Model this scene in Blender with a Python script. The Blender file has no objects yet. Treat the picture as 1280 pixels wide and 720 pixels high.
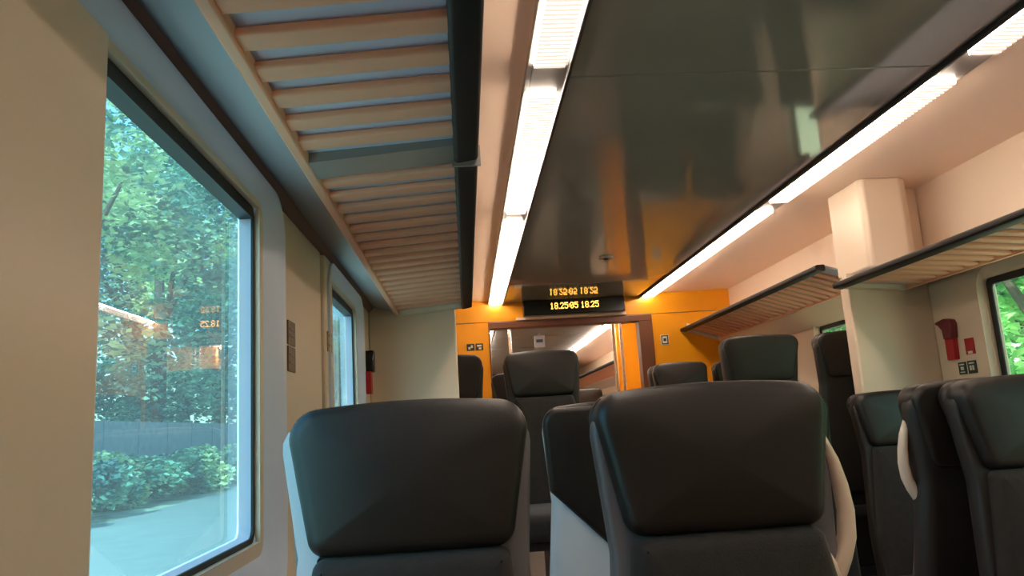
import bpy, bmesh, math, random
from mathutils import Vector, Matrix
R = random.Random(7)
C = bpy.context.scene.collection
ZC = 1.17                      # eye height above the aisle floor
CX = 0.919                     # coach centre line
XL, XR = -0.43, 2.268          # inner wall faces
def mx(x): return 2 * CX - x   # mirror to the other side of the coach

# ------------------------------------------------------------------ materials
def srgb(r, g, b):
    f = lambda c: (c / 255 / 12.92) if c / 255 <= .04045 else ((c / 255 + .055) / 1.055) ** 2.4
    return (f(r), f(g), f(b), 1)
def mat(name, col, rough=.5, metal=0., spec=.5, noise=0., nscale=20., bump=0., bscale=200., emit=None, estr=0., coat=0., sheen=0.):
    m = bpy.data.materials.new(name); m.use_nodes = True
    nt = m.node_tree; p = nt.nodes['Principled BSDF']
    p.inputs['Base Color'].default_value = col
    p.inputs['Roughness'].default_value = rough
    p.inputs['Metallic'].default_value = metal
    p.inputs['Specular IOR Level'].default_value = spec
    p.inputs['Coat Weight'].default_value = coat
    p.inputs['Sheen Weight'].default_value = sheen
    tc = nt.nodes.new('ShaderNodeTexCoord')
    if noise:
        n = nt.nodes.new('ShaderNodeTexNoise'); n.inputs['Scale'].default_value = nscale; n.inputs['Detail'].default_value = 4
        nt.links.new(tc.outputs['Object'], n.inputs['Vector'])
        r = nt.nodes.new('ShaderNodeValToRGB')
        r.color_ramp.elements[0].position = .3; r.color_ramp.elements[1].position = .7
        r.color_ramp.elements[0].color = tuple(c * (1 - noise) for c in col[:3]) + (1,)
        r.color_ramp.elements[1].color = tuple(min(1, c * (1 + noise)) for c in col[:3]) + (1,)
        nt.links.new(n.outputs['Fac'], r.inputs['Fac']); nt.links.new(r.outputs['Color'], p.inputs['Base Color'])
    if bump:
        n2 = nt.nodes.new('ShaderNodeTexNoise'); n2.inputs['Scale'].default_value = bscale; n2.inputs['Detail'].default_value = 2
        nt.links.new(tc.outputs['Object'], n2.inputs['Vector'])
        b = nt.nodes.new('ShaderNodeBump'); b.inputs['Strength'].default_value = bump; b.inputs['Distance'].default_value = .004
        nt.links.new(n2.outputs['Fac'], b.inputs['Height']); nt.links.new(b.outputs['Normal'], p.inputs['Normal'])
    if emit:
        p.inputs['Emission Color'].default_value = emit; p.inputs['Emission Strength'].default_value = estr
    return m
M = {}
M['wall'] = mat('cream_wall_panel', srgb(228, 207, 184), .42, noise=.03, nscale=1.5)
M['gloss'] = mat('beige_gloss_panel', srgb(240, 222, 200), .3, noise=.03, nscale=1.2)
M['ceil'] = mat('grey_gloss_ceiling', srgb(146, 147, 141), .075, metal=.15, spec=.9, noise=.05, nscale=1.3)
M['cove'] = mat('cream_cove', srgb(236, 208, 184), .5, noise=.02, nscale=1.5)
M['grey'] = mat('blue_grey_panel', srgb(146, 149, 160), .4, noise=.03, nscale=3)
M['brown'] = mat('dark_brown_seal', srgb(134, 110, 100), .6)
M['yellow'] = mat('yellow_wall', srgb(238, 160, 8), .38, noise=.03, nscale=2)
M['frame'] = mat('pale_window_frame', srgb(220, 231, 255), .35)
M['rubber'] = mat('black_rubber', srgb(22, 24, 26), .5)
M['black'] = mat('black_rail', srgb(14, 13, 13), .55)
M['alu'] = mat('grey_aluminium', srgb(150, 146, 140), .35, metal=.4)
M['slat'] = mat('beige_slat', srgb(255, 208, 176), .45)
M['tray'] = mat('blue_grey_tray', srgb(186, 192, 208), .5, noise=.04, nscale=6)
M['fabric'] = mat('dark_seat_fabric', srgb(32, 27, 24), .85, noise=.22, nscale=45, bump=.25, bscale=260, sheen=.15)
M['leather'] = mat('dark_headrest', srgb(28, 23, 20), .45, noise=.1, nscale=9, bump=.08, bscale=300)
M['shell'] = mat('pale_grey_shell', srgb(206, 212, 220), .45, noise=.03, nscale=8)
M['shellmid'] = mat('mid_grey_shell', srgb(104, 104, 108), .45, noise=.03, nscale=8)
M['shelldark'] = mat('dark_shell', srgb(34, 31, 29), .5, noise=.03, nscale=8)
M['handle'] = mat('cream_handle', srgb(226, 208, 190), .4)
M['dark'] = mat('dark_steel', srgb(60, 60, 62), .45, metal=.5)
M['steel'] = mat('brushed_steel', srgb(205, 195, 185), .25, metal=.8)
M['floor'] = mat('grey_floor', srgb(92, 86, 80), .6, noise=.15, nscale=60)
M['lamp'] = mat('lamp_diffuser', (1, .9, .8, 1), .5, emit=(1, .85, .70, 1), estr=27.)
M['lampfar'] = mat('lamp_diffuser_far', (1, .9, .8, 1), .5, emit=(1, .85, .70, 1), estr=42)
M['louvre'] = mat('lamp_louvre', srgb(150, 126, 112), .6, emit=(1, .70, .56, 1), estr=.62)
def add_translucent(m, f, col):
    nt = m.node_tree; p = nt.nodes['Principled BSDF']; out = nt.nodes['Material Output']
    t = nt.nodes.new('ShaderNodeBsdfTranslucent'); t.inputs['Color'].default_value = col
    x = nt.nodes.new('ShaderNodeMixShader'); x.inputs[0].default_value = f
    nt.links.new(p.outputs[0], x.inputs[1]); nt.links.new(t.outputs[0], x.inputs[2]); nt.links.new(x.outputs[0], out.inputs['Surface'])
add_translucent(M['slat'], .45, srgb(255, 206, 172)); add_translucent(M['tray'], .16, srgb(200, 214, 250))
M['red'] = mat('red_plastic', srgb(190, 30, 44), .4)
M['maroon'] = mat('maroon_plastic', srgb(120, 40, 50), .4)
M['led'] = mat('amber_led', srgb(255, 170, 40), .5, emit=(1, .5, .07, 1), estr=2.2)
M['screen'] = mat('black_display', srgb(20, 22, 22), .25)
M['signdark'] = mat('dark_green_sign', srgb(40, 58, 50), .5)
M['white'] = mat('white_print', srgb(225, 220, 208), .5)
M['stickerbrown'] = mat('brown_sticker', srgb(112, 92, 66), .45, noise=.25, nscale=60)
M['stickerbeige'] = mat('ochre_sticker', srgb(176, 148, 96), .5, noise=.15, nscale=60)
M['bark'] = mat('bark', srgb(84, 70, 58), .9, noise=.3, nscale=12)
M['ground'] = mat('grass_ground', srgb(140, 150, 128), .95, noise=.35, nscale=1.5)
M['path'] = mat('pale_path', srgb(116, 124, 122), .9, noise=.08, nscale=2)
M['bounce'] = mat('pale_bounce_gravel', srgb(222, 200, 178), .95, noise=.12, nscale=14)
M['fence'] = mat('grey_fence', srgb(120, 122, 124), .8, noise=.15, nscale=3)
def leafmat(name, c1, c2):
    m = bpy.data.materials.new(name); m.use_nodes = True
    nt = m.node_tree; p = nt.nodes['Principled BSDF']; p.inputs['Roughness'].default_value = .55
    tc = nt.nodes.new('ShaderNodeTexCoord'); n = nt.nodes.new('ShaderNodeTexNoise'); n.inputs['Scale'].default_value = .75; n.inputs['Detail'].default_value = 5
    nt.links.new(tc.outputs['Object'], n.inputs['Vector'])
    r = nt.nodes.new('ShaderNodeValToRGB'); r.color_ramp.elements[0].position = .42; r.color_ramp.elements[1].position = .60
    r.color_ramp.elements[0].color = c1; r.color_ramp.elements[1].color = c2
    nt.links.new(n.outputs['Fac'], r.inputs['Fac']); nt.links.new(r.outputs['Color'], p.inputs['Base Color'])
    t = nt.nodes.new('ShaderNodeBsdfTranslucent'); nt.links.new(r.outputs['Color'], t.inputs['Color'])
    mixn = nt.nodes.new('ShaderNodeMixShader'); mixn.inputs[0].default_value = .35
    nt.links.new(p.outputs[0], mixn.inputs[1]); nt.links.new(t.outputs[0], mixn.inputs[2])
    nt.links.new(mixn.outputs[0], nt.nodes['Material Output'].inputs['Surface'])
    return m
M['leaf1'] = leafmat('leaf_blue_green', srgb(72, 128, 112), srgb(220, 232, 170))
M['leaf2'] = leafmat('leaf_dark', srgb(48, 98, 98), srgb(140, 186, 156))
M['leaf3'] = leafmat('leaf_bright', srgb(80, 158, 84), srgb(186, 236, 150))
def glassmat(name, tint, haze):
    m = bpy.data.materials.new(name); m.use_nodes = True
    nt = m.node_tree; nt.nodes.remove(nt.nodes['Principled BSDF'])
    fr = nt.nodes.new('ShaderNodeFresnel'); fr.inputs['IOR'].default_value = 1.5
    ge = nt.nodes.new('ShaderNodeNewGeometry'); io = nt.nodes.new('ShaderNodeMath'); io.operation = 'MULTIPLY_ADD'
    io.inputs[1].default_value = 1 / 1.5 - 1.5; io.inputs[2].default_value = 1.5
    nt.links.new(ge.outputs['Backfacing'], io.inputs[0]); nt.links.new(io.outputs[0], fr.inputs['IOR'])
    mu = nt.nodes.new('ShaderNodeMath'); mu.operation = 'MULTIPLY'; mu.inputs[1].default_value = 2.0; mu.use_clamp = True
    tr = nt.nodes.new('ShaderNodeBsdfTransparent'); tr.inputs['Color'].default_value = tint
    gl = nt.nodes.new('ShaderNodeBsdfGlossy'); gl.inputs['Roughness'].default_value = .015
    mixn = nt.nodes.new('ShaderNodeMixShader')
    nt.links.new(fr.outputs[0], mu.inputs[0]); nt.links.new(mu.outputs[0], mixn.inputs[0])
    nt.links.new(tr.outputs[0], mixn.inputs[1]); nt.links.new(gl.outputs[0], mixn.inputs[2])
    tl = nt.nodes.new('ShaderNodeBsdfTranslucent'); tl.inputs['Color'].default_value = (.5, .92, 1, 1)      # milky haze over the view, mixed into the glass
    mx2 = nt.nodes.new('ShaderNodeMixShader'); mx2.inputs[0].default_value = haze
    nt.links.new(mixn.outputs[0], mx2.inputs[1]); nt.links.new(tl.outputs[0], mx2.inputs[2])
    nt.links.new(mx2.outputs[0], nt.nodes['Material Output'].inputs['Surface'])
    return m
M['glass'] = glassmat('blue_tinted_glass', (.36, .80, .90, 1), .06)
M['glassg'] = glassmat('green_tinted_glass', (.66, .98, .78, 1), .03)

# ------------------------------------------------------------------ mesh helpers
def box(bm, x0, x1, y0, y1, z0, z1):
    v = [bm.verts.new((x, y, z)) for x in (x0, x1) for y in (y0, y1) for z in (z0, z1)]
    for f in ((0, 1, 3, 2), (4, 6, 7, 5), (0, 4, 5, 1), (2, 3, 7, 6), (0, 2, 6, 4), (1, 5, 7, 3)):
        bm.faces.new([v[i] for i in f])
def prism(bm, prof, a0, a1, axis='y'):
    """prof: list of 2D points; extruded along an axis. axis y: (x,z); axis x: (y,z); axis z: (x,y)"""
    def P(p, a):
        return (p[0], a, p[1]) if axis == 'y' else ((a, p[0], p[1]) if axis == 'x' else (p[0], p[1], a))
    A = [bm.verts.new(P(p, a0)) for p in prof]; B = [bm.verts.new(P(p, a1)) for p in prof]
    n = len(prof)
    for i in range(n):
        bm.faces.new((A[i], A[(i + 1) % n], B[(i + 1) % n], B[i]))
    bm.faces.new(A[::-1]); bm.faces.new(B)
def ring_strip(bm, rings, cap0=True, cap1=True):
    V = [[bm.verts.new(p) for p in r] for r in rings]
    n = len(V[0])
    for a, b in zip(V, V[1:]):
        for i in range(n):
            bm.faces.new((a[i], a[(i + 1) % n], b[(i + 1) % n], b[i]))
    if cap0: bm.faces.new(V[0][::-1])
    if cap1: bm.faces.new(V[-1])
def tube(bm, pts, rad, n=10, flat=1.0):
    pts = [Vector(p) for p in pts]
    rad = rad if isinstance(rad, (list, tuple)) else [rad] * len(pts)
    rings = []
    up = None
    for i, p in enumerate(pts):
        t = (pts[min(i + 1, len(pts) - 1)] - pts[max(i - 1, 0)]).normalized()
        if up is None:
            up = Vector((0, 1, 0)) if abs(t.y) < .9 else Vector((1, 0, 0))
        s = t.cross(up).normalized(); u = s.cross(t).normalized(); up = u
        rings.append([p + s * math.cos(a) * rad[i] + u * math.sin(a) * rad[i] * flat for a in [2 * math.pi * k / n for k in range(n)]])
    ring_strip(bm, rings)
def round_poly(corners, radii, n=6):
    out = []
    m = len(corners)
    for i in range(m):
        p = Vector(corners[i]); a = Vector(corners[i - 1]) - p; b = Vector(corners[(i + 1) % m]) - p
        r = radii[i] if isinstance(radii, (list, tuple)) else radii
        if r <= 0: out.append(tuple(p)); continue
        ang = a.angle(b); d = r / math.tan(ang / 2)
        a.normalize(); b.normalize()
        c = p + (a + b).normalized() * (r / math.sin(ang / 2))
        s = p + a * d - c; e = p + b * d - c
        sa = math.atan2(s.y, s.x); ea = math.atan2(e.y, e.x); da = (ea - sa + math.pi) % (2 * math.pi) - math.pi
        for k in range(n + 1):
            t = sa + da * k / n
            out.append((c.x + r * math.cos(t), c.y + r * math.sin(t)))
    return out
def densify(poly, step):
    out = []
    for i, p in enumerate(poly):
        q = poly[(i + 1) % len(poly)]
        d = math.dist(p, q); k = max(1, int(d / step))
        for j in range(k):
            t = j / k; out.append((p[0] + (q[0] - p[0]) * t, p[1] + (q[1] - p[1]) * t))
    return out
def inset(poly, d):
    n = len(poly); out = []
    for i in range(n):
        p = Vector(poly[i]); a = (p - Vector(poly[i - 1])); b = (Vector(poly[(i + 1) % n]) - p)
        if a.length < 1e-9: a = b
        if b.length < 1e-9: b = a
        t = (a.normalized() + b.normalized()).normalized()
        nrm = Vector((-t.y, t.x))           # inside for CCW
        out.append(tuple(p + nrm * d))
    return out
def pillow(bm, poly, y0, y1, r=.02, bulge=.01, fn=None, rb=None):
    """soft slab: CCW outline in (x,z), front at y0, back at y1; fn maps (x,y,z) -> point"""
    rb = r if rb is None else rb
    fn = fn or (lambda x, y, z: (x, y, z))
    rings = []
    inn = inset(poly, r)
    cx = sum(p[0] for p in inn) / len(inn); cz = sum(p[1] for p in inn) / len(inn)
    for s in (.02, .35, .65, .88):
        rings.append([fn(cx + (p[0] - cx) * s, y0 - bulge * (1 - s * s), cz + (p[1] - cz) * s) for p in inn])
    for k in range(5):
        a = math.pi / 2 * k / 4; q = inset(poly, r * (1 - math.sin(a)))
        rings.append([fn(p[0], y0 + r * (1 - math.cos(a)), p[1]) for p in q])
    for k in range(4):
        a = math.pi / 2 * (1 - k / 3); q = inset(poly, rb * (1 - math.sin(a)))
        rings.append([fn(p[0], y1 - rb * (1 - math.cos(a)), p[1]) for p in q])
    inb = inset(poly, rb)
    for s in (.6, .02):
        rings.append([fn(cx + (p[0] - cx) * s, y1, cz + (p[1] - cz) * s) for p in inb])
    ring_strip(bm, rings)
def obj(name, bm, m, parent=None, smooth=True, bevel=0., loc=None):
    bmesh.ops.recalc_face_normals(bm, faces=bm.faces)
    me = bpy.data.meshes.new(name); bm.to_mesh(me); bm.free()
    o = bpy.data.objects.new(name, me); C.objects.link(o)
    me.materials.append(m)
    if smooth:
        for f in me.polygons: f.use_smooth = True
        me.set_sharp_from_angle(angle=math.radians(38))
    if parent: o.parent = parent
    if loc: o.location = loc
    if bevel:
        b = o.modifiers.new('bevel', 'BEVEL'); b.width = bevel; b.segments = 2; b.limit_method = 'ANGLE'
    return o
def tag(o, label, cat, group=None, kind=None):
    o['label'] = label; o['category'] = cat
    if group: o['group'] = group
    if kind: o['kind'] = kind
    return o
def thing(name, label, cat, loc=(0, 0, 0), rz=0, group=None):
    o = bpy.data.objects.new(name, None); C.objects.link(o); o.location = loc; o.rotation_euler = (0, 0, rz)
    o.empty_display_size = .1
    return tag(o, label, cat, group)
def struct(name, bm, m, parent=None, label=None, **kw):
    o = obj(name, bm, m, parent, **kw)
    if parent is None:
        o['kind'] = 'structure'
        if label: o['label'] = label
    return o
def B(*boxes):
    bm = bmesh.new()
    for b in boxes: box(bm, *b)
    return bm
def inst(proto_mesh, name, parent, loc=None):
    o = bpy.data.objects.new(name, proto_mesh); C.objects.link(o); o.parent = parent
    if loc: o.location = loc
    return o
Z = lambda z: z + ZC

# ------------------------------------------------------------------ shell of the coach
YB, YE, YF = -2.4, 6.25, 16.0
ZCO = Z(1.03)
struct('floor', B((XL - .1, XR + .1, YB - .1, YF + .1, -.12, 0)), M['floor'], label='grey coach floor')
WIN = [(0.25, 1.64), (2.42, 3.10)]
WINR = [(0.25, 1.64), (2.1, 3.13), (3.80, 4.72)]
WZ0, WZ1 = Z(-.20), Z(.502)
def wall_with_openings(name, xin, xout, wins, label):
    bm = bmesh.new(); x0, x1 = min(xin, xout), max(xin, xout)
    y = YB
    for a, b in wins:
        box(bm, x0, x1, y, a, 0, ZCO)
        box(bm, x0, x1, a, b, 0, WZ0); box(bm, x0, x1, a, b, WZ1, ZCO)
        y = b
    box(bm, x0, x1, y, YF, 0, ZCO)
    return struct(name, bm, M['wall'], label=label, smooth=False)
wall_with_openings('wall_left', XL, XL - .046, WIN, 'cream side wall with windows on the left')
wall_with_openings('wall_right', XR, XR + .046, WINR, 'cream side wall with windows on the right')
struct('wall_back', B((XL - .07, XR + .07, YB - .08, YB, 0, ZCO)), M['wall'])
struct('wall_far', B((XL - .07, XR + .07, YF, YF + .08, 0, ZCO)), M['wall'])
# ceiling: glossy grey panels in the middle, cream outer strips
SEAM = [YB, 2.085, YE]
bm = bmesh.new()
for a, b in zip(SEAM, SEAM[1:]): box(bm, .352, mx(.352), a + .0025, b - .0025, Z(1.0), Z(1.03))
struct('ceiling', bm, M['ceil'], label='glossy grey ceiling panels between the light strips', bevel=.003)
struct('ceiling_outer', B((XL - .07, .24, YB, YF, ZCO, ZCO + .05), (mx(.24), XR + .07, YB, YF, ZCO, ZCO + .05)), M['cove'])
struct('ceiling_backing', B((.24, mx(.24), YB, YF, Z(1.032), ZCO + .05)), M['dark'])
struct('ceiling_far', B(*[(.352, mx(.352), a + .012, a + 1.2 - .012, Z(1.0), Z(1.031)) for a in (YE + .1, YE + 1.3, YE + 2.5, YE + 3.7, YE + 4.9, YE + 6.1, YE + 7.3)]), mat('pale_grey_ceiling', srgb(150, 150, 146), .3))
for s in (0, 1):
    f = (lambda x: x) if s == 0 else mx
    def bx(a, b, y0, y1, z0, z1): return (min(f(a), f(b)), max(f(a), f(b)), y0, y1, z0, z1)
    nm = 'trim_1' if s == 0 else 'trim_2'
    # light rail tray: sides, top and blank plates between the lamps
    bars = [bx(.222, .237, YB, YF, Z(.997), Z(1.032)), bx(.323, .337, YB, YF, Z(.997), Z(1.032)), bx(.237, .323, YB, YF, Z(1.018), Z(1.032))]
    struct(nm, B(*bars), M['alu'], label='grey aluminium light rail on the ceiling')
    struct('trim_3' if s == 0 else 'trim_4', B(bx(.337, .350, YB, YE, Z(.985), Z(1.03))), M['dark'], bevel=.004)
SEG = [(-2.2, -1.04), (-.86, .44), (.62, 1.985), (2.175, 3.478), (3.648, 4.94), (4.965, 6.2), (6.7, 8.0), (8.15, 9.6), (9.75, 11.2), (11.35, 12.8)]
ordn = ['behind the viewer', 'overhead beside the viewer', 'nearest, cut by the top edge', 'second, with bright louvres', 'third towards the yellow wall', 'short one meeting the yellow wall', 'first beyond the doorway', 'second beyond the doorway', 'third beyond the doorway', 'last beyond the doorway']
for s in (0, 1):
    f = (lambda x: x) if s == 0 else mx
    side = 'left' if s == 0 else 'right'
    for i, (a, b) in enumerate(SEG):
        if i == 0: continue
        t = thing('ceiling_light', f'long warm ceiling light in the {side} rail, {ordn[i]}', 'ceiling light', (f(.28), (a + b) / 2, Z(1.018)), 0, 'ceiling light strips')
        h = (b - a) / 2
        obj('diffuser', B((-.043, .043, -h, h, -.034, 0)), M['lamp'] if i < 6 else M['lampfar'], t, smooth=False)
        bm = bmesh.new(); n = int((b - a) / .021)
        for k in range(n):
            y = -h + (k + .5) * 2 * h / n
            box(bm, -.044, .044, y - .0066, y + .0066, -.038, -.033)
        obj('louvre', bm, M['louvre'], t, smooth=False)
    for i in range(1, len(SEG) - 1):
        a, b = SEG[i][1], SEG[i + 1][0]
        if i == 5: a, b = 6.2, 6.245
        lo, hi = min(f(.237), f(.323)), max(f(.237), f(.323))
        struct('trim_' + str(5 + 10 * s + i), B((lo, hi, a + .002, b - .002, Z(.994), Z(1.018))), M['alu'], label='blank grey plate in the light rail')

# yellow end wall with the doorway
DX0, DX1, DZ = .214, 1.585, Z(.847)
bm = B((XL, DX0, YE, YE + .1, 0, Z(.85)), (DX1, XR, YE, YE + .1, 0, Z(.85)), (XL, XR, YE, YE + .1, Z(.856), ZCO))
struct('wall_front', bm, M['yellow'], label='yellow end wall around the doorway', smooth=False)
struct('trim_30', B((XL, DX0, YE + .012, YE + .09, Z(.85), Z(.856)), (DX1, XR, YE + .012, YE + .09, Z(.85), Z(.856)), (DX0, DX1, YE + .0, YE + .09, DZ, Z(.856))), M['brown'])
struct('trim_31', B((DX0 + .01, DX1, YE - .012, YE + .11, Z(.795), DZ), (1.47, DX1, YE - .012, YE + .11, 0, Z(.795)), (DX0, DX0 + .012, YE - .012, YE + .11, 0, DZ)), mat('brown_frame', srgb(112, 66, 42), .4), label='brown doorway frame', bevel=.004)
struct('trim_32', B((.45, 1.37, YE - .03, YE, DZ + .008, DZ + .028)), M['cove'], label='cream strip above the doorway')

# beyond: yellow partition on the right and the far saloon
struct('wall_right_yellow', B((1.68, XR, 8.25, 8.33, 0, ZCO)), M['yellow'])
struct('wall_left_yellow', B((XL, .12, 8.25, 8.33, 0, ZCO)), M['yellow'])
# low platforms that carry the raised seats
PH = .325
for k, (a, b) in enumerate(((3.62, 6.24), (8.34, 15.9))):
    struct('trim_%d' % (33 + k), B((XL, .70, a, b, 0, PH), (mx(.70), XR, a, b, 0, PH)), M['floor'], label='raised platform under the seats')

# partitions
PY0, PY1 = 3.515, 3.60
struct('wall_left_partition', B((XL, -.029, PY0, PY1, 0, ZCO)), M['wall'], label='cream partition beside the left window', bevel=.008)
bm = bmesh.new()
box(bm, mx(-.029), XR, PY0, PY1, 0, Z(.611))
struct('wall_right_partition', bm, M['wall'], label='cream partition beside the right window', bevel=.008)
bm = bmesh.new()
prism(bm, [(1.866, 3.60), (1.866, 3.31), (1.885, 3.29), (2.06, 3.29), (2.11, 3.33), (2.17, 3.45), (XR, 3.50), (XR, 3.60)], Z(.612), ZCO, 'z')
struct('wall_right_duct', bm, M['wall'], label='boxed cream duct above the right partition', bevel=.008)

# grey panel under the racks, brown joint, window head
for s in (0, 1):
    f = (lambda x: x) if s == 0 else mx
    y1 = PY0 - .002
    bm = bmesh.new(); prism(bm, [(f(-.300), Z(.545)), (f(-.428), Z(.585)), (f(-.429), Z(.61)), (f(-.300), Z(.575))], YB, y1)
    struct('trim_%d' % (40 + s), bm, M['grey'], label='blue grey panel between window and luggage rack')
    bm = bmesh.new(); prism(bm, [(f(-.42), Z(.558)), (f(-.4295), Z(.556)), (f(-.4295), Z(.586)), (f(-.40), Z(.579))], YB, PY0 - .002)
    struct('trim_%d' % (42 + s), bm, M['brown'], label='dark brown joint above the window')

# windows: pale moulded surround with rounded corners, black seal, glass
def window(n, y0, y1, xin, sgn, gl, label, w=.135, sm='frame', sw=.010):
    """sgn: +1 inner side is +x (left wall), -1 for the right wall"""
    yc, zc = (y0 + y1) / 2, (WZ0 + WZ1) / 2; hy, hz = (y1 - y0) / 2, (WZ1 - WZ0) / 2
    root = bpy.data.objects.new('window_%d' % n, None); C.objects.link(root); root.location = (xin, yc, zc); root['kind'] = 'structure'; root['label'] = label
    def loop(g, gz, r, x):
        p = round_poly([(-hy - g, -hz - g), (hy + g, -hz - g), (hy + g, hz + gz), (-hy - g, hz + gz)], r, 7)
        return [(x * sgn, a, b) for a, b in p]
    def ringmesh(loops):
        bm = bmesh.new(); V = [[bm.verts.new(p) for p in l] for l in loops]; k = len(V[0])
        for A, Bq in zip(V, V[1:]):
            for i in range(k): bm.faces.new((A[i], A[(i + 1) % k], Bq[(i + 1) % k], Bq[i]))
        return bm
    ws = w
    obj('surround', ringmesh([loop(ws, .054, .10, .0), loop(ws - .006, .050, .094, .026), loop(ws * .75, .044, .08, .025), loop(.004, .004, .024, -.008), loop(.0, .0, .02, -.012)]), M[sm], root)
    obj('seal', ringmesh([loop(.0, .0, .022, -.011), loop(-sw, -sw, .02, -.011), loop(-sw, -sw, .02, -.016), loop(.0, .0, .02, -.016)]), M['rubber'], root, smooth=False)
    bm = B((min(-.0105 * sgn, -.041 * sgn), max(-.0105 * sgn, -.041 * sgn), -hy + .01, hy - .01, hz - .026, hz - .002)); obj('seal', bm, M['rubber'], root, smooth=False)
    obj('reveal', ringmesh([loop(-.004, -.004, .02, -.016), loop(-.012, -.012, .02, -.043)]), M[sm], root)
    bm = bmesh.new(); vs = [bm.verts.new(((-.040) * sgn, a, b)) for a, b in ((-hy, -hz), (hy, -hz), (hy, hz), (-hy, hz))]
    bm.faces.new(vs); obj('glass', bm, gl, root, smooth=False)
    return root
window(1, WIN[0][0], WIN[0][1], XL, 1, M['glass'], 'large window on the left with trees outside')
window(2, WIN[1][0], WIN[1][1], XL, 1, M['glass'], 'narrow strip of the second left window', w=.07)
window(3, WINR[0][0], WINR[0][1], XR, -1, M['glassg'], 'unseen right window beside the viewer, added for its light')  # out-of-view window, put in to let in more light
window(4, WINR[1][0], WINR[1][1], XR, -1, M['glassg'], 'right window showing bright green trees', w=.02, sm='wall', sw=.03)
window(5, WINR[2][0], WINR[2][1], XR, -1, M['glassg'], 'right window behind the partition', w=.02, sm='wall', sw=.02)
# window columns that stand proud of the wall
bm = bmesh.new(); prism(bm, round_poly([(XL, -.9), (-.40, -.9), (-.40, .868), (XL, .868)], [0, .01, .012, 0], 3), .0, Z(.484), 'z')
struct('wall_left_column', bm, M['gloss'], label='glossy beige wall column at the left edge', smooth=False)
bm = bmesh.new(); prism(bm, round_poly([(XL, 1.80), (-.425, 1.81), (-.420, 2.29), (XL, 2.29)], [0, .004, .004, 0], 3), 0, Z(.552), 'z')
prism(bm, round_poly([(XL, 2.315), (-.412, 2.315), (-.412, 2.46), (XL, 2.46)], [0, .01, .015, 0], 3), 0, Z(.552), 'z')
struct('wall_left_column.001', bm, M['wall'], label='beige wall column between the two left windows', smooth=False)

# ------------------------------------------------------------------ luggage racks
def rack(label, s, y0, y1, zi, zo, xi, xo, bracket=None, pitch=.0965, endcap=True):
    f = (lambda x: x) if s == 0 else mx
    t = thing('luggage_rack', label, 'luggage rack', (f((xi + xo) / 2), (y0 + y1) / 2, zi), 0, 'overhead luggage racks')
    ox, oy, oz = t.location
    def b2(bm, a, b, ya, yb, za, zb):
        box(bm, min(f(a), f(b)) - ox, max(f(a), f(b)) - ox, ya - oy, yb - oy, za - oz, zb - oz)
    pr = round_poly([(xi, zi - .020), (xi + .051, zi - .012), (xi + .051, zi + .014), (xi, zi + .016)], .009, 4)
    bm = bmesh.new(); prism(bm, [(f(a) - ox, b - oz) for a, b in pr], y0 - oy, y1 - oy)
    obj('front_rail', bm, M['black'], t)
    # slats: rounded flat bars from the outer rail to the front rail
    marks = bracket or []
    cuts = [y0] + marks + [y1 - (.05 if endcap else 0)]
    for ya, yb in zip(cuts, cuts[1:]):
        bm = bmesh.new(); n = int((yb - ya - .10) / pitch); off = ((yb - ya) - n * pitch) / 2
        for k in range(n):
            y = ya + off + k * pitch + .02
            prof = round_poly([(y, -.007), (y + .047, -.007), (y + .047, .007), (y, .007)], .005, 3)
            A = [(f(xo) - ox, p[0] - oy, zo + p[1] - oz) for p in prof]; D = [(f(xi + .004) - ox, p[0] - oy, zi - .005 + p[1] - oz) for p in prof]
            ring_strip(bm, [A, D])
        obj('slats', bm, M['slat'], t)
    bm = bmesh.new()
    pr = [(xo - .004, zo + .008), (xi + .002, zi + .003), (xi + .002, zi + .011), (xo - .004, zo + .016)]
    prism(bm, [(f(a) - ox, b - oz) for a, b in pr], y0 - oy, y1 - oy)
    obj('tray', bm, M['tray'], t)
    bm = bmesh.new(); b2(bm, xo - .014, xo + .008, y0, y1, zo - .013, zo + .04)
    obj('outer_rail', bm, M['slat'], t, bevel=.004)
    for q in marks:
        bm = bmesh.new()
        A = [(f(xo) - ox, q - .05 - oy, zo - .012 - oz), (f(xo) - ox, q + .05 - oy, zo - .012 - oz), (f(xo) - ox, q + .05 - oy, zo + .03 - oz), (f(xo) - ox, q - .05 - oy, zo + .03 - oz)]
        D = [(f(xi) - ox, p[1], p[2] + zi - zo) for p in A]
        ring_strip(bm, [A, D])
        g = obj('bracket', bm, M['alu'], t)
        bm = bmesh.new(); b2(bm, xi - .004, xi + .056, q + .035, q + .043, zi - .025, zi + .019)
        obj('band', bm, M['alu'], g)
    if endcap:
        bm = bmesh.new()
        A = [(f(xo) - ox, y1 - .05 - oy, zo - .016 - oz), (f(xo) - ox, y1 - oy, zo - .016 - oz), (f(xo) - ox, y1 - oy, zo + .05 - oz), (f(xo) - ox, y1 - .05 - oy, zo + .05 - oz)]
        D = [(f(xi + .002) - ox, p[1], p[2] + zi - zo) for p in A]
        ring_strip(bm, [A, D]); obj('end_cap', bm, M['wall'], t)
    return t
rack('long slatted luggage rack with black rail above the left windows', 0, -2.3, PY0 - .003, Z(.566), Z(.540), 0.0, -.291, bracket=[-1.5, 0.0, 1.49])
rack('slatted luggage rack with black rail ending at the right duct', 1, -2.3, PY0 - .003, Z(.566), Z(.540), 0.0, -.291, bracket=[-1.5, 0.0, 1.49])
rack('higher slatted luggage rack behind the right duct, reaching the yellow wall', 1, 3.72, YE - .01, Z(.70), Z(.615), -.03, -.28)
rack('far slatted luggage rack seen through the doorway', 1, 8.6, 15.5, Z(.70), Z(.615), -.03, -.28)
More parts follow.
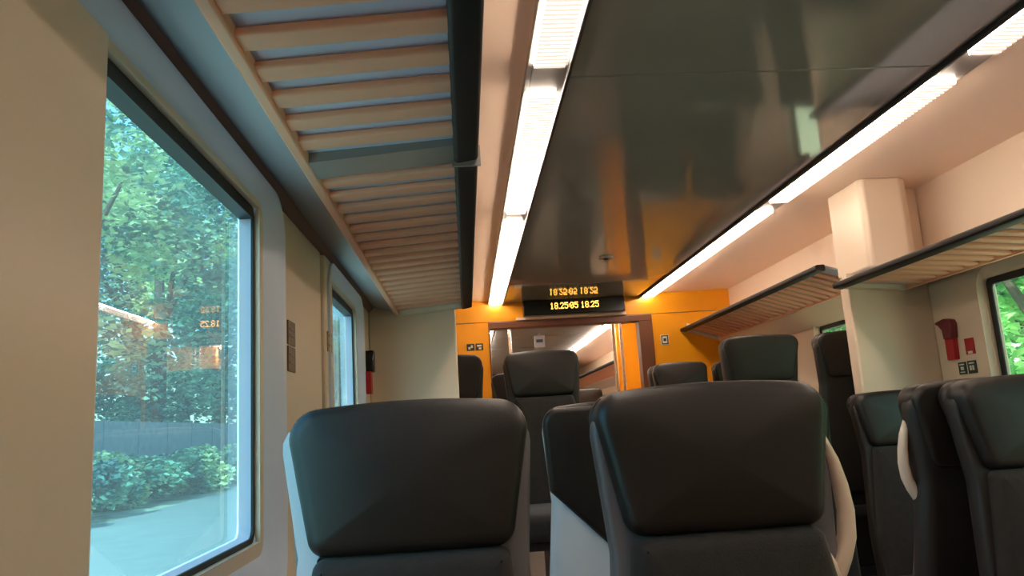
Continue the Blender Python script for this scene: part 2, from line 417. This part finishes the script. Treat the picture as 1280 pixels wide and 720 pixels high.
rack('far slatted luggage rack on the left beyond the doorway', 0, 8.6, 15.5, Z(.70), Z(.615), -.03, -.28)
for y0, y1, nm in ((3.61, YE - .005, 'trim_44'), (8.34, 15.9, 'trim_45')):
    bm = bmesh.new(); f = mx
    prism(bm, [(f(-.285), Z(.605)), (f(-.425), Z(.50)), (f(-.429), Z(.65)), (f(-.285), Z(.66))], y0, y1)
    struct(nm, bm, M['wall'], label='sloped cream panel under the raised rack')

# ------------------------------------------------------------------ seats
TOP, HB = 1.222, .985
def recline(x, y, z): return (x, y - .10 * (TOP - z), z)
def make_meshes():
    md = {}
    def grab(key, bm, m, bevel=0):
        o = obj(key, bm, m); me = o.data; bpy.data.objects.remove(o); md[key] = me
    poly = round_poly([(-.158, HB), (.158, HB), (.201, TOP - .045), (.196, TOP - .012), (-.196, TOP - .012), (-.201, TOP - .045)], [.03, .03, .05, .02, .02, .05], 5)
    poly = round_poly([(-.158, HB), (.158, HB), (.203, TOP - .012), (-.203, TOP - .012)], [.032, .032, .042, .042], 7)
    poly = densify(poly, .03)
    poly = [(x, z + .013 * (1 - (x / .2) ** 2) * (1 if z > HB + .12 else 0)) for x, z in poly]
    bm = bmesh.new(); pillow(bm, poly, 0, .085, .024, .010, recline, .02); grab('headrest', bm, M['leather'])
    pb = densify(round_poly([(-.20, .43), (.20, .43), (.205, .62), (.153, HB - .002), (-.153, HB - .002), (-.205, .62)], [.03, .03, .06, .02, .02, .06], 5), .04)
    bm = bmesh.new(); pillow(bm, pb, -.004, .075, .026, .012, recline, .02); grab('backrest', bm, M['fabric'])
    ps = densify(round_poly([(-.21, .40), (.21, .40), (.212, .62), (.184, HB - .03), (.203, TOP - .03), (-.203, TOP - .03), (-.184, HB - .03), (-.212, .62)], [.03, .03, .06, .03, .045, .045, .03, .06], 5), .04)
    bm = bmesh.new(); pillow(bm, ps, .036, .105, .01, 0, recline, .03); grab('shell', bm, M['shell'])
    # dark cover over the upper back, cut to a point below
    pc = densify(round_poly([(0, .80), (.192, .99), (.205, TOP - .012), (-.205, TOP - .012), (-.192, .99)], [.05, .015, .045, .045, .015], 6), .03)
    bm = bmesh.new(); pillow(bm, pc, .080, .118, .012, 0, recline, .014); grab('back_cover', bm, M['leather'])
    bm = bmesh.new(); pillow(bm, poly, .080, .118, .012, 0, recline, .014); grab('back_cover_short', bm, M['leather'])
    # seat cushion (built in x,z then laid down)
    pcu = densify(round_poly([(-.215, -.50), (.215, -.50), (.205, 0), (-.205, 0)], [.06, .06, .02, .02], 5), .05)
    bm = bmesh.new(); pillow(bm, pcu, .0, .12, .035, .012, lambda x, y, z: (x, z - .02, .46 - y)); grab('cushion', bm, M['fabric'])
    bm = bmesh.new(); box(bm, -.20, .20, -.46, .04, .30, .345); box(bm, -.06, .06, -.34, -.10, .03, .30); box(bm, -.16, .16, -.40, -.02, 0, .03)
    grab('pedestal', bm, M['dark'])
    bm = bmesh.new()  # extra pale strip that stands for window light on the shell edge
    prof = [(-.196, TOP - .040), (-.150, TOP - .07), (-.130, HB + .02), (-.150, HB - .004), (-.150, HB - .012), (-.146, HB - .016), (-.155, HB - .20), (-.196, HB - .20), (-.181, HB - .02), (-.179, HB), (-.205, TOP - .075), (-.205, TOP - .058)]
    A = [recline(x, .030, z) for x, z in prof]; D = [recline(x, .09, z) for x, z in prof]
    ring_strip(bm, [A, D]); grab('lit_edge', bm, M['shell'])
    for s in (1, -1):
        bm = bmesh.new()
        path = [(.170, 1.135), (.188, 1.115), (.200, 1.08), (.207, 1.04), (.209, 1.0), (.203, .96), (.190, .93), (.172, .898), (.164, .893)]
        P = [recline(s * a, .045, b) for a, b in path]
        tube(bm, P, [.008, .010, .0115, .0125, .0135, .0145, .015, .0145, .010], 12, 1.25)
        Q = [recline(s * a, .040, b) for a, b in ((.172, .90), (.166, .915), (.153, .945), (.145, .968))]
        tube(bm, Q, [.013, .0125, .011, .009], 10, 1.1)
        grab('grab_handle' + ('p' if s > 0 else 'n'), bm, M['handle'])
    return md
SM = make_meshes()
def seat(label, x, y, z=0, face=-1, handle=0, shell='shelldark', trim=False, group='train seats'):
    """y is the front plane of the headrest; face -1 looks at the viewer, +1 looks away"""
    t = thing('train_seat', label, 'seat', (x, y, z), 0 if face < 0 else math.pi, group)
    for k in ('headrest', 'backrest', 'shell', 'back_cover', 'cushion', 'pedestal'):
        o = inst(SM['back_cover_short' if k == 'back_cover' and shell != 'shell' else k], k, t)
        if k == 'shell':
            o.material_slots[0].link = 'OBJECT'; o.material_slots[0].material = M[shell]
            if shell == 'shell': o['label'] = 'pale grey plastic shell'
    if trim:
        o = inst(SM['lit_edge'], 'lit_edge', t); o['label'] = 'added pale edge imitating window light on the shell'
    if handle:
        o = inst(SM['grab_handle' + ('p' if handle > 0 else 'n')], 'grab_handle', t); o['label'] = 'cream curved grab handle'
    return t
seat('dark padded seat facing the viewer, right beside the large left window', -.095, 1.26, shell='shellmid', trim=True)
seat('large dark aisle seat facing the viewer in the middle, with cream grab handle', .406, 1.245, handle=1, shell='shellmid')
seat('dark aisle seat seen from behind with pale grey back, between the two front seats', .406, 2.19, face=1, handle=-1, shell='shell')
seat('seat seen from behind hidden by the dark seat at the large left window', -.095, 2.19, face=1, shell='shell')
seat('dark aisle seat at the right edge of the picture facing the viewer', 1.475, 1.92)
seat('dark aisle seat turned away, with cream curved handle, behind the seat at the right edge', 1.425, 2.15, face=1, handle=1)
seat('dark window seat in front of the right partition below the red hammer', 1.915, 3.30)
seat('dark aisle seat in front of the right partition, mostly hidden by the large middle seat', 1.40, 3.30, handle=-1)
seat('raised dark aisle seat in front of the doorway, below the clock display', .400, 3.92, PH)
seat('raised dark seat half hidden by the left partition, before the yellow wall', -.10, 4.02, PH, face=1)
seat('raised dark aisle seat right of the doorway, under the higher rack', 1.505, 3.87, PH, face=1)
seat('raised dark window seat half hidden by the right partition', 2.00, 3.87, PH, face=1)
seat('small dark seat seen just left of the raised seat before the doorway', .385, 5.55, PH, face=1, handle=-1)
seat('dark raised seat in front of the right end of the doorway', 1.545, 5.38, PH)
seat('lowest small dark seat at the foot of the brown door post', 1.545, 5.62, PH, face=1)
seat('dark window seat just left of the raised seat under the higher rack', 2.03, 5.62, PH, face=1)
seat('far dark seat behind the poles beyond the doorway', 1.42, 9.0, PH)
seat('far dark window seat beyond the doorway before the yellow panel', 2.0, 9.0, PH)

# ------------------------------------------------------------------ clock display, camera, signs, hammers
t = thing('clock_display', 'black display with amber clock digits above the doorway', 'display', (.925, YE - .12, Z(.94)))
obj('housing', B((-.42, .42, 0, .118, -.066, .059)), M['screen'], t, bevel=.006)
FONT = {'1': ['00100', '01100', '00100', '00100', '00100', '00100', '01110'], '8': ['01110', '10001', '10001', '01110', '10001', '10001', '01110'],
        '2': ['01110', '10001', '00001', '00010', '00100', '01000', '11111'], '5': ['11111', '10000', '11110', '00001', '00001', '10001', '01110'],
        '0': ['01110', '10001', '10011', '10101', '11001', '10001', '01110'], '.': ['0', '0', '0', '0', '0', '0', '1'], ':': ['0', '0', '1', '0', '1', '0', '0'], ' ': ['00'] * 7}
dx = .0059; wtot = sum((len(FONT[c][0]) + 1) * dx for c in '18.25:05 18.25'); x = -wtot / 2 + .005
for word in ('18.25:05', '18.25'):
    bm = bmesh.new()
    for c in word:
        g = FONT[c]
        for r in range(7):
            for k, v in enumerate(g[r]):
                if v == '1': box(bm, x + k * dx, x + k * dx + .0054, -.004, .001, .022 - r * dx * 1.25, .022 - r * dx * 1.25 + .0064)
        x += (len(g[0]) + 1) * dx
    x += 3 * dx
    obj('digits', bm, M['led'], t, smooth=False)
t = thing('security_camera', 'small black dome camera on the grey ceiling', 'camera', (.915, 4.6, Z(1.0)))
bm = bmesh.new(); bmesh.ops.create_uvsphere(bm, u_segments=20, v_segments=10, radius=.026)
for v in bm.verts: v.co.z *= .75
obj('dome', bm, M['screen'], t)
bm = bmesh.new(); bmesh.ops.create_cone(bm, cap_ends=True, segments=24, radius1=.040, radius2=.044, depth=.014, matrix=Matrix.Translation((0, 0, -.007)))
obj('collar', bm, M['alu'], t)
def sticker(name, label, cat, x, y0, y1, z0, z1, m, sgn, marks=None, mm=None, group=None):
    t = thing(name, label, cat, (x, (y0 + y1) / 2, (z0 + z1) / 2), 0, group)
    hy, hz = (y1 - y0) / 2, (z1 - z0) / 2
    obj('plate', B((min(0, .004 * sgn), max(0, .004 * sgn), -hy, hy, -hz, hz)), m, t, smooth=False)
    if marks:
        bm = bmesh.new()
        for a, b, c, d in marks: box(bm, min(.003 * sgn, .0055 * sgn), max(.003 * sgn, .0055 * sgn), a * hy, b * hy, c * hz, d * hz)
        obj('print', bm, mm, t, smooth=False)
    return t
sticker('wall_sticker', 'upper brown notice on the beige left wall column', 'sticker', -.4245, 1.865, 1.94, Z(.228), Z(.287), M['stickerbrown'], 1, [(-.7, .7, .2, .4), (-.7, .5, -.3, -.1)], M['brown'], 'notices on the left column')
sticker('wall_sticker', 'lower brown notice on the beige left wall column', 'sticker', -.4245, 1.865, 1.94, Z(.163), Z(.224), M['stickerbrown'], 1, [(-.7, .7, .2, .4), (-.7, .5, -.4, -.2)], M['brown'], 'notices on the left column')
sticker('wall_sticker', 'small ochre sticker beside the narrow second left window', 'sticker', -.412, 2.335, 2.40, Z(.257), Z(.318), M['stickerbeige'], 1, [(-.6, .6, .5, .7), (-.6, .6, -.5, -.3)], M['brown'])
sticker('wall_sticker', 'small red sticker right of the hammer on the right wall', 'sticker', XR, 3.255, 3.315, Z(.190), Z(.262), M['red'], -1, [(-.5, .5, -.92, -.6)], M['white'])
sticker('pictogram_sign', 'left dark pictogram sign below the red hammer', 'sign', XR, 3.332, 3.385, Z(.105), Z(.160), M['signdark'], -1, [(-.6, .6, .5, .72), (-.4, .4, -.3, .25), (-.6, .6, -.75, -.55)], M['white'], 'pictogram signs on the right wall')
sticker('pictogram_sign', 'right dark pictogram sign below the red sticker', 'sign', XR, 3.262, 3.320, Z(.105), Z(.162), M['signdark'], -1, [(-.6, .6, .5, .72), (-.5, -.1, -.5, .25), (.1, .5, -.5, .25)], M['white'], 'pictogram signs on the right wall')
def hammer(label, x, sgn):
    t = thing('emergency_hammer', label, 'emergency hammer', (x - .003 * sgn, 3.41, Z(.27)), 0, 'emergency hammers')
    # head: hooked housing in side view (y,z); body: red flat grip below
    prof = [(.055, .088), (-.01, .098), (-.05, .09), (-.062, .07), (-.052, .0), (.008, .0), (.012, .045), (.035, .068), (.055, .076)]
    if sgn > 0: prof = [(.03, .095), (-.03, .095), (-.036, .03), (-.03, .0), (.03, .0)]
    bm = bmesh.new(); prism(bm, prof, 0, .038 * sgn, 'x'); obj('head', bm, M['maroon'] if sgn < 0 else M['screen'], t, bevel=.006)
    bm = bmesh.new(); prism(bm, round_poly([(-.04, -.095), (.018, -.095), (.016, .002), (-.046, .002)], .006, 3), 0, .026 * sgn, 'x'); obj('grip', bm, M['red'], t, bevel=.004)
    return t
hammer('red emergency hammer in its holder on the right wall', XR, -1)
hammer('emergency hammer with black head and red grip by the left partition', XL, 1)
def wallsign(label, x, z, w, h, marks, m, mm, group=None):
    t = thing('pictogram_sign', label, 'sign', (x, YE, Z(z)), 0, group)
    obj('plate', B((-w / 2, w / 2, -.004, 0, -h / 2, h / 2)), m, t, smooth=False)
    bm = bmesh.new()
    for a, b, c, d in marks: box(bm, a * w / 2, b * w / 2, -.006, -.003, c * h / 2, d * h / 2)
    obj('print', bm, mm, t, smooth=False)
wallsign('left one of two tiny dark signs on the yellow wall left of the doorway', .060, .653, .062, .056, [(-.6, .0, -.6, .1), (.1, .6, -.2, .6)], M['signdark'], M['white'], 'signs left of the doorway')
wallsign('right of two tiny dark signs on the yellow wall left of the doorway', .133, .653, .062, .056, [(-.6, .6, .1, .6), (-.2, .5, -.7, -.2)], M['signdark'], M['white'], 'signs left of the doorway')
wallsign('small white sign with dark mark on the yellow wall right of the doorway', 1.68, .628, .068, .082, [(-.85, -.6, -.9, .9), (.6, .85, -.9, .9), (-.6, .6, .7, .9), (-.6, .6, -.9, -.7), (-.35, .35, -.3, .3)], M['white'], M['signdark'])
t = thing('hanging_sign', 'small blue grey sign panel hanging from the ceiling beyond the doorway', 'sign', (.86, 8.5, Z(1.0)))
obj('panel', B((-.06, .06, -.015, .015, -.16, -.02)), M['grey'], t, bevel=.004)
obj('bracket', B((-.02, .02, -.01, .01, -.02, 0)), M['alu'], t)
obj('print', B((-.04, .035, -.018, -.015, -.10, -.065)), M['signdark'], t, smooth=False)
# poles beyond the doorway
for x, y, lb in ((1.345, 6.72, 'left steel grab pole beyond the doorway'), (1.46, 6.95, 'right steel grab pole beyond the doorway'), (.47, 7.6, 'thin steel grab pole behind the raised seat before the doorway')):
    t = thing('grab_pole', lb, 'pole', (x, y, 0), 0, 'vestibule poles')
    bm = bmesh.new(); tube(bm, [(0, 0, 0), (0, 0, Z(1.0))], .016, 14); obj('pole', bm, M['steel'], t)
    bm = bmesh.new(); tube(bm, [(0, 0, 0), (0, 0, .03)], .035, 16); tube(bm, [(0, 0, Z(.97)), (0, 0, Z(1.0))], .035, 16); obj('flange', bm, M['steel'], t)

# ------------------------------------------------------------------ outside
GZ = -.75
struct('ground', B((-90, 90, -60, 140, GZ - .3, GZ)), M['ground'], smooth=False, label='grassy ground beside the track')
struct('bounce_strip.001', B((2.5, 7.0, -60, 140, GZ, GZ + .02)), M['bounce'], smooth=False, label='added pale bounce strip on the right of the train')  # pale strips added on both sides to bounce sunlight up under the racks
struct('bounce_strip.002', B((-3.0, -.55, -60, 140, GZ, GZ + .02)), M['bounce'], smooth=False, label='added pale bounce strip on the left of the train')
struct('path', B((-9.8, -3.0, -60, 140, GZ, GZ + .02)), M['path'], smooth=False, label='pale path beside the track')
def leaf_cloud(seed, n, blobs, size):
    r = random.Random(seed); bm = bmesh.new()
    for _ in range(n):
        cx, cy, cz, rad = r.choice(blobs)
        d = Vector((r.gauss(0, 1), r.gauss(0, 1), r.gauss(0, 1))).normalized() * rad * (r.random() ** .33)
        p = Vector((cx, cy, cz)) + Vector((d.x, d.y, d.z * .8))
        s = size * r.uniform(.6, 1.3)
        q = Matrix.Rotation(r.uniform(0, 6.28), 3, 'Z') @ Matrix.Rotation(r.uniform(-1.1, 1.1), 3, 'X') @ Matrix.Rotation(r.uniform(-.6, .6), 3, 'Y')
        vs = [bm.verts.new(p + q @ Vector(v)) for v in ((-s * .5, 0, 0), (0, -s * .32, s * .06), (s * .6, 0, 0), (0, s * .32, s * .06))]
        bm.faces.new(vs)
    return bm
def blobs(seed, n, rx, rz, z0, rad):
    r = random.Random(seed); out = []
    for _ in range(n):
        a = r.uniform(0, 6.28); h = r.random(); q = math.sqrt(max(.05, 1 - (2 * h - 1) ** 2)) * rx * r.uniform(.4, 1)
        out.append((math.cos(a) * q, math.sin(a) * q, z0 + h * rz, rad * r.uniform(.7, 1.3)))
    return out
def mesh_of(bm, name, m):
    o = obj(name, bm, m, smooth=False); me = o.data; bpy.data.objects.remove(o); return me
TREE = [mesh_of(leaf_cloud(11, 9500, blobs(1, 26, 2.6, 7.0, 2.0, .95), .17), 'crown', M['leaf1']),
        mesh_of(leaf_cloud(12, 9500, blobs(2, 24, 2.5, 6.6, 1.2, 1.0), .17), 'crown', M['leaf2']),
        mesh_of(leaf_cloud(13, 8000, blobs(3, 30, 2.4, 6.5, .8, .95), .24), 'crown', M['leaf3'])]
def trunkmesh():
    bm = bmesh.new(); tube(bm, [(0, 0, 0), (.05, 0, 1.5), (0, .08, 3.4), (.1, 0, 5.6), (.1, 0, 7)], [.26, .2, .17, .1, .04], 9)
    for a in (0, 2.1, 4.2):
        tube(bm, [(0, .05, 2.6 + a * .3), (math.cos(a) * .8, math.sin(a) * .8, 4.0 + a * .3), (math.cos(a) * 1.5, math.sin(a) * 1.5, 5.2 + a * .3)], [.1, .07, .03], 7)
    return mesh_of(bm, 'trunk', M['bark'])
TRK = trunkmesh()
BUSH = [mesh_of(leaf_cloud(21, 2200, blobs(5, 12, .9, .8, .25, .45), .17), 'bush', M['leaf1']), mesh_of(leaf_cloud(22, 2200, blobs(6, 12, .9, .9, .2, .45), .17), 'bush', M['leaf2'])]
def tree(label, x, y, s, kind, group):
    t = thing('tree', label, 'tree', (x, y, GZ), R.uniform(0, 6), group); t.scale = (s, s, s * R.uniform(.95, 1.15))
    inst(TREE[kind], 'crown', t); inst(TRK, 'trunk', t)
lab_l = ['pale leafed tree outside the large left window', 'dark tree outside the large left window']
for i, (x, y, s, k) in enumerate(((-17, 22, 2.2, 1), (-17.5, 33, 2.35, 0), (-17, 44, 2.2, 1), (-17.5, 55.5, 2.4, 0), (-17, 67, 2.3, 1), (-30, 38, 3.4, 1), (-31, 55, 3.6, 0), (-30, 72, 3.5, 1), (-32, 90, 3.6, 0))):
    tree('pale leafed tree outside the large left window' if k == 0 else 'dark leafed tree outside the large left window', x, y, s, k, 'pale trees left of the train' if k == 0 else 'dark trees left of the train')
for i, (x, y, s, k) in enumerate(((-14, 82, 1.5, 0), (-15, 93, 1.6, 0), (-14, 105, 1.7, 0))):
    tree('bright leafed tree seen through the narrow second left window', x, y, s, k, 'distant trees left of the train')
for i, (x, y, s) in enumerate(((8.2, 6.5, .8), (8.6, 10.6, .9), (8.6, 14.8, .9), (9.5, 19.5, 1.0), (10.5, 25, 1.1), (14.5, 8.2, 1.25), (15, 14, 1.3), (16, 20.5, 1.3), (18, 28, 1.5), (8.0, 2.4, .8), (8.3, -1.8, .85))):
    tree('bright green leafy tree outside the right windows', x, y, s, 2, 'green trees right of the train')
for k in range(10):
    t = tag(inst(BUSH[k % 2], 'bush', None), 'low leafy bush between the pale path and the grey fence', 'bush', 'bushes along the left path')
    t.location = (-10.9 - .35 * (k % 3), 20.5 + 3.0 * k, GZ); t.rotation_euler = (0, 0, k * 1.3); t.scale = (1.25, 1.35, 1.35)
t = thing('fence', 'long grey panel fence behind the bushes on the left', 'fence', (-13.2, 40, GZ))
obj('panels', B((-.03, .03, -20, 25, .1, 3.0)), M['fence'], t, smooth=False)
for q in range(16): obj('post', B((-.06, .06, -20.05 + q * 3, -19.95 + q * 3, 0, 3.1)), M['fence'], t, smooth=False)

# ------------------------------------------------------------------ light, sky, camera
w = bpy.data.worlds.new('sky'); bpy.context.scene.world = w; w.use_nodes = True
nt = w.node_tree; bg = nt.nodes['Background']
sky = nt.nodes.new('ShaderNodeTexSky'); sky.sky_type = 'NISHITA'; sky.sun_disc = False; sky.sun_elevation = math.radians(48); sky.sun_rotation = math.radians(200); sky.air_density = 1.2; sky.dust_density = 1.5
nt.links.new(sky.outputs[0], bg.inputs[0]); bg.inputs[1].default_value = .34
L = bpy.data.lights.new('sun', 'SUN'); L.energy = 6.0; L.angle = math.radians(1); L.color = (1, .95, .86)
so = bpy.data.objects.new('sun', L); C.objects.link(so); so.rotation_euler = Vector((.12, .75, -.75)).to_track_quat('-Z', 'Y').to_euler()
cam = bpy.data.cameras.new('camera'); co = bpy.data.objects.new('camera', cam); C.objects.link(co)
FPX = 952.2
cam.sensor_fit = 'HORIZONTAL'; cam.sensor_width = 36; cam.lens = FPX / 1280 * 36; cam.clip_start = .02; cam.clip_end = 400
yaw, pit, rol = [math.radians(a) for a in (3.945, 10.236, 3.552)]
Fw = Vector((math.sin(yaw) * math.cos(pit), math.cos(yaw) * math.cos(pit), math.sin(pit)))
Rt = Vector((math.cos(yaw), -math.sin(yaw), 0)); Up = Rt.cross(Fw)
# the picture is turned anticlockwise: the camera is rolled clockwise
Rt2 = Rt * math.cos(rol) - Up * math.sin(rol); Up2 = Up * math.cos(rol) + Rt * math.sin(rol)
mw = Matrix.Identity(4)
for i in range(3): mw[i][0], mw[i][1], mw[i][2] = Rt2[i], Up2[i], -Fw[i]
mw.translation = Vector((0, 0, ZC)); co.matrix_world = mw
sc = bpy.context.scene; sc.camera = co
sc.view_settings.view_transform = 'Standard'; sc.view_settings.look = 'None'; sc.view_settings.exposure = 0.92
sc.cycles.use_denoising = True; sc.cycles.max_bounces = 10; sc.cycles.diffuse_bounces = 6; sc.cycles.transparent_max_bounces = 12; sc.cycles.sample_clamp_indirect = 0
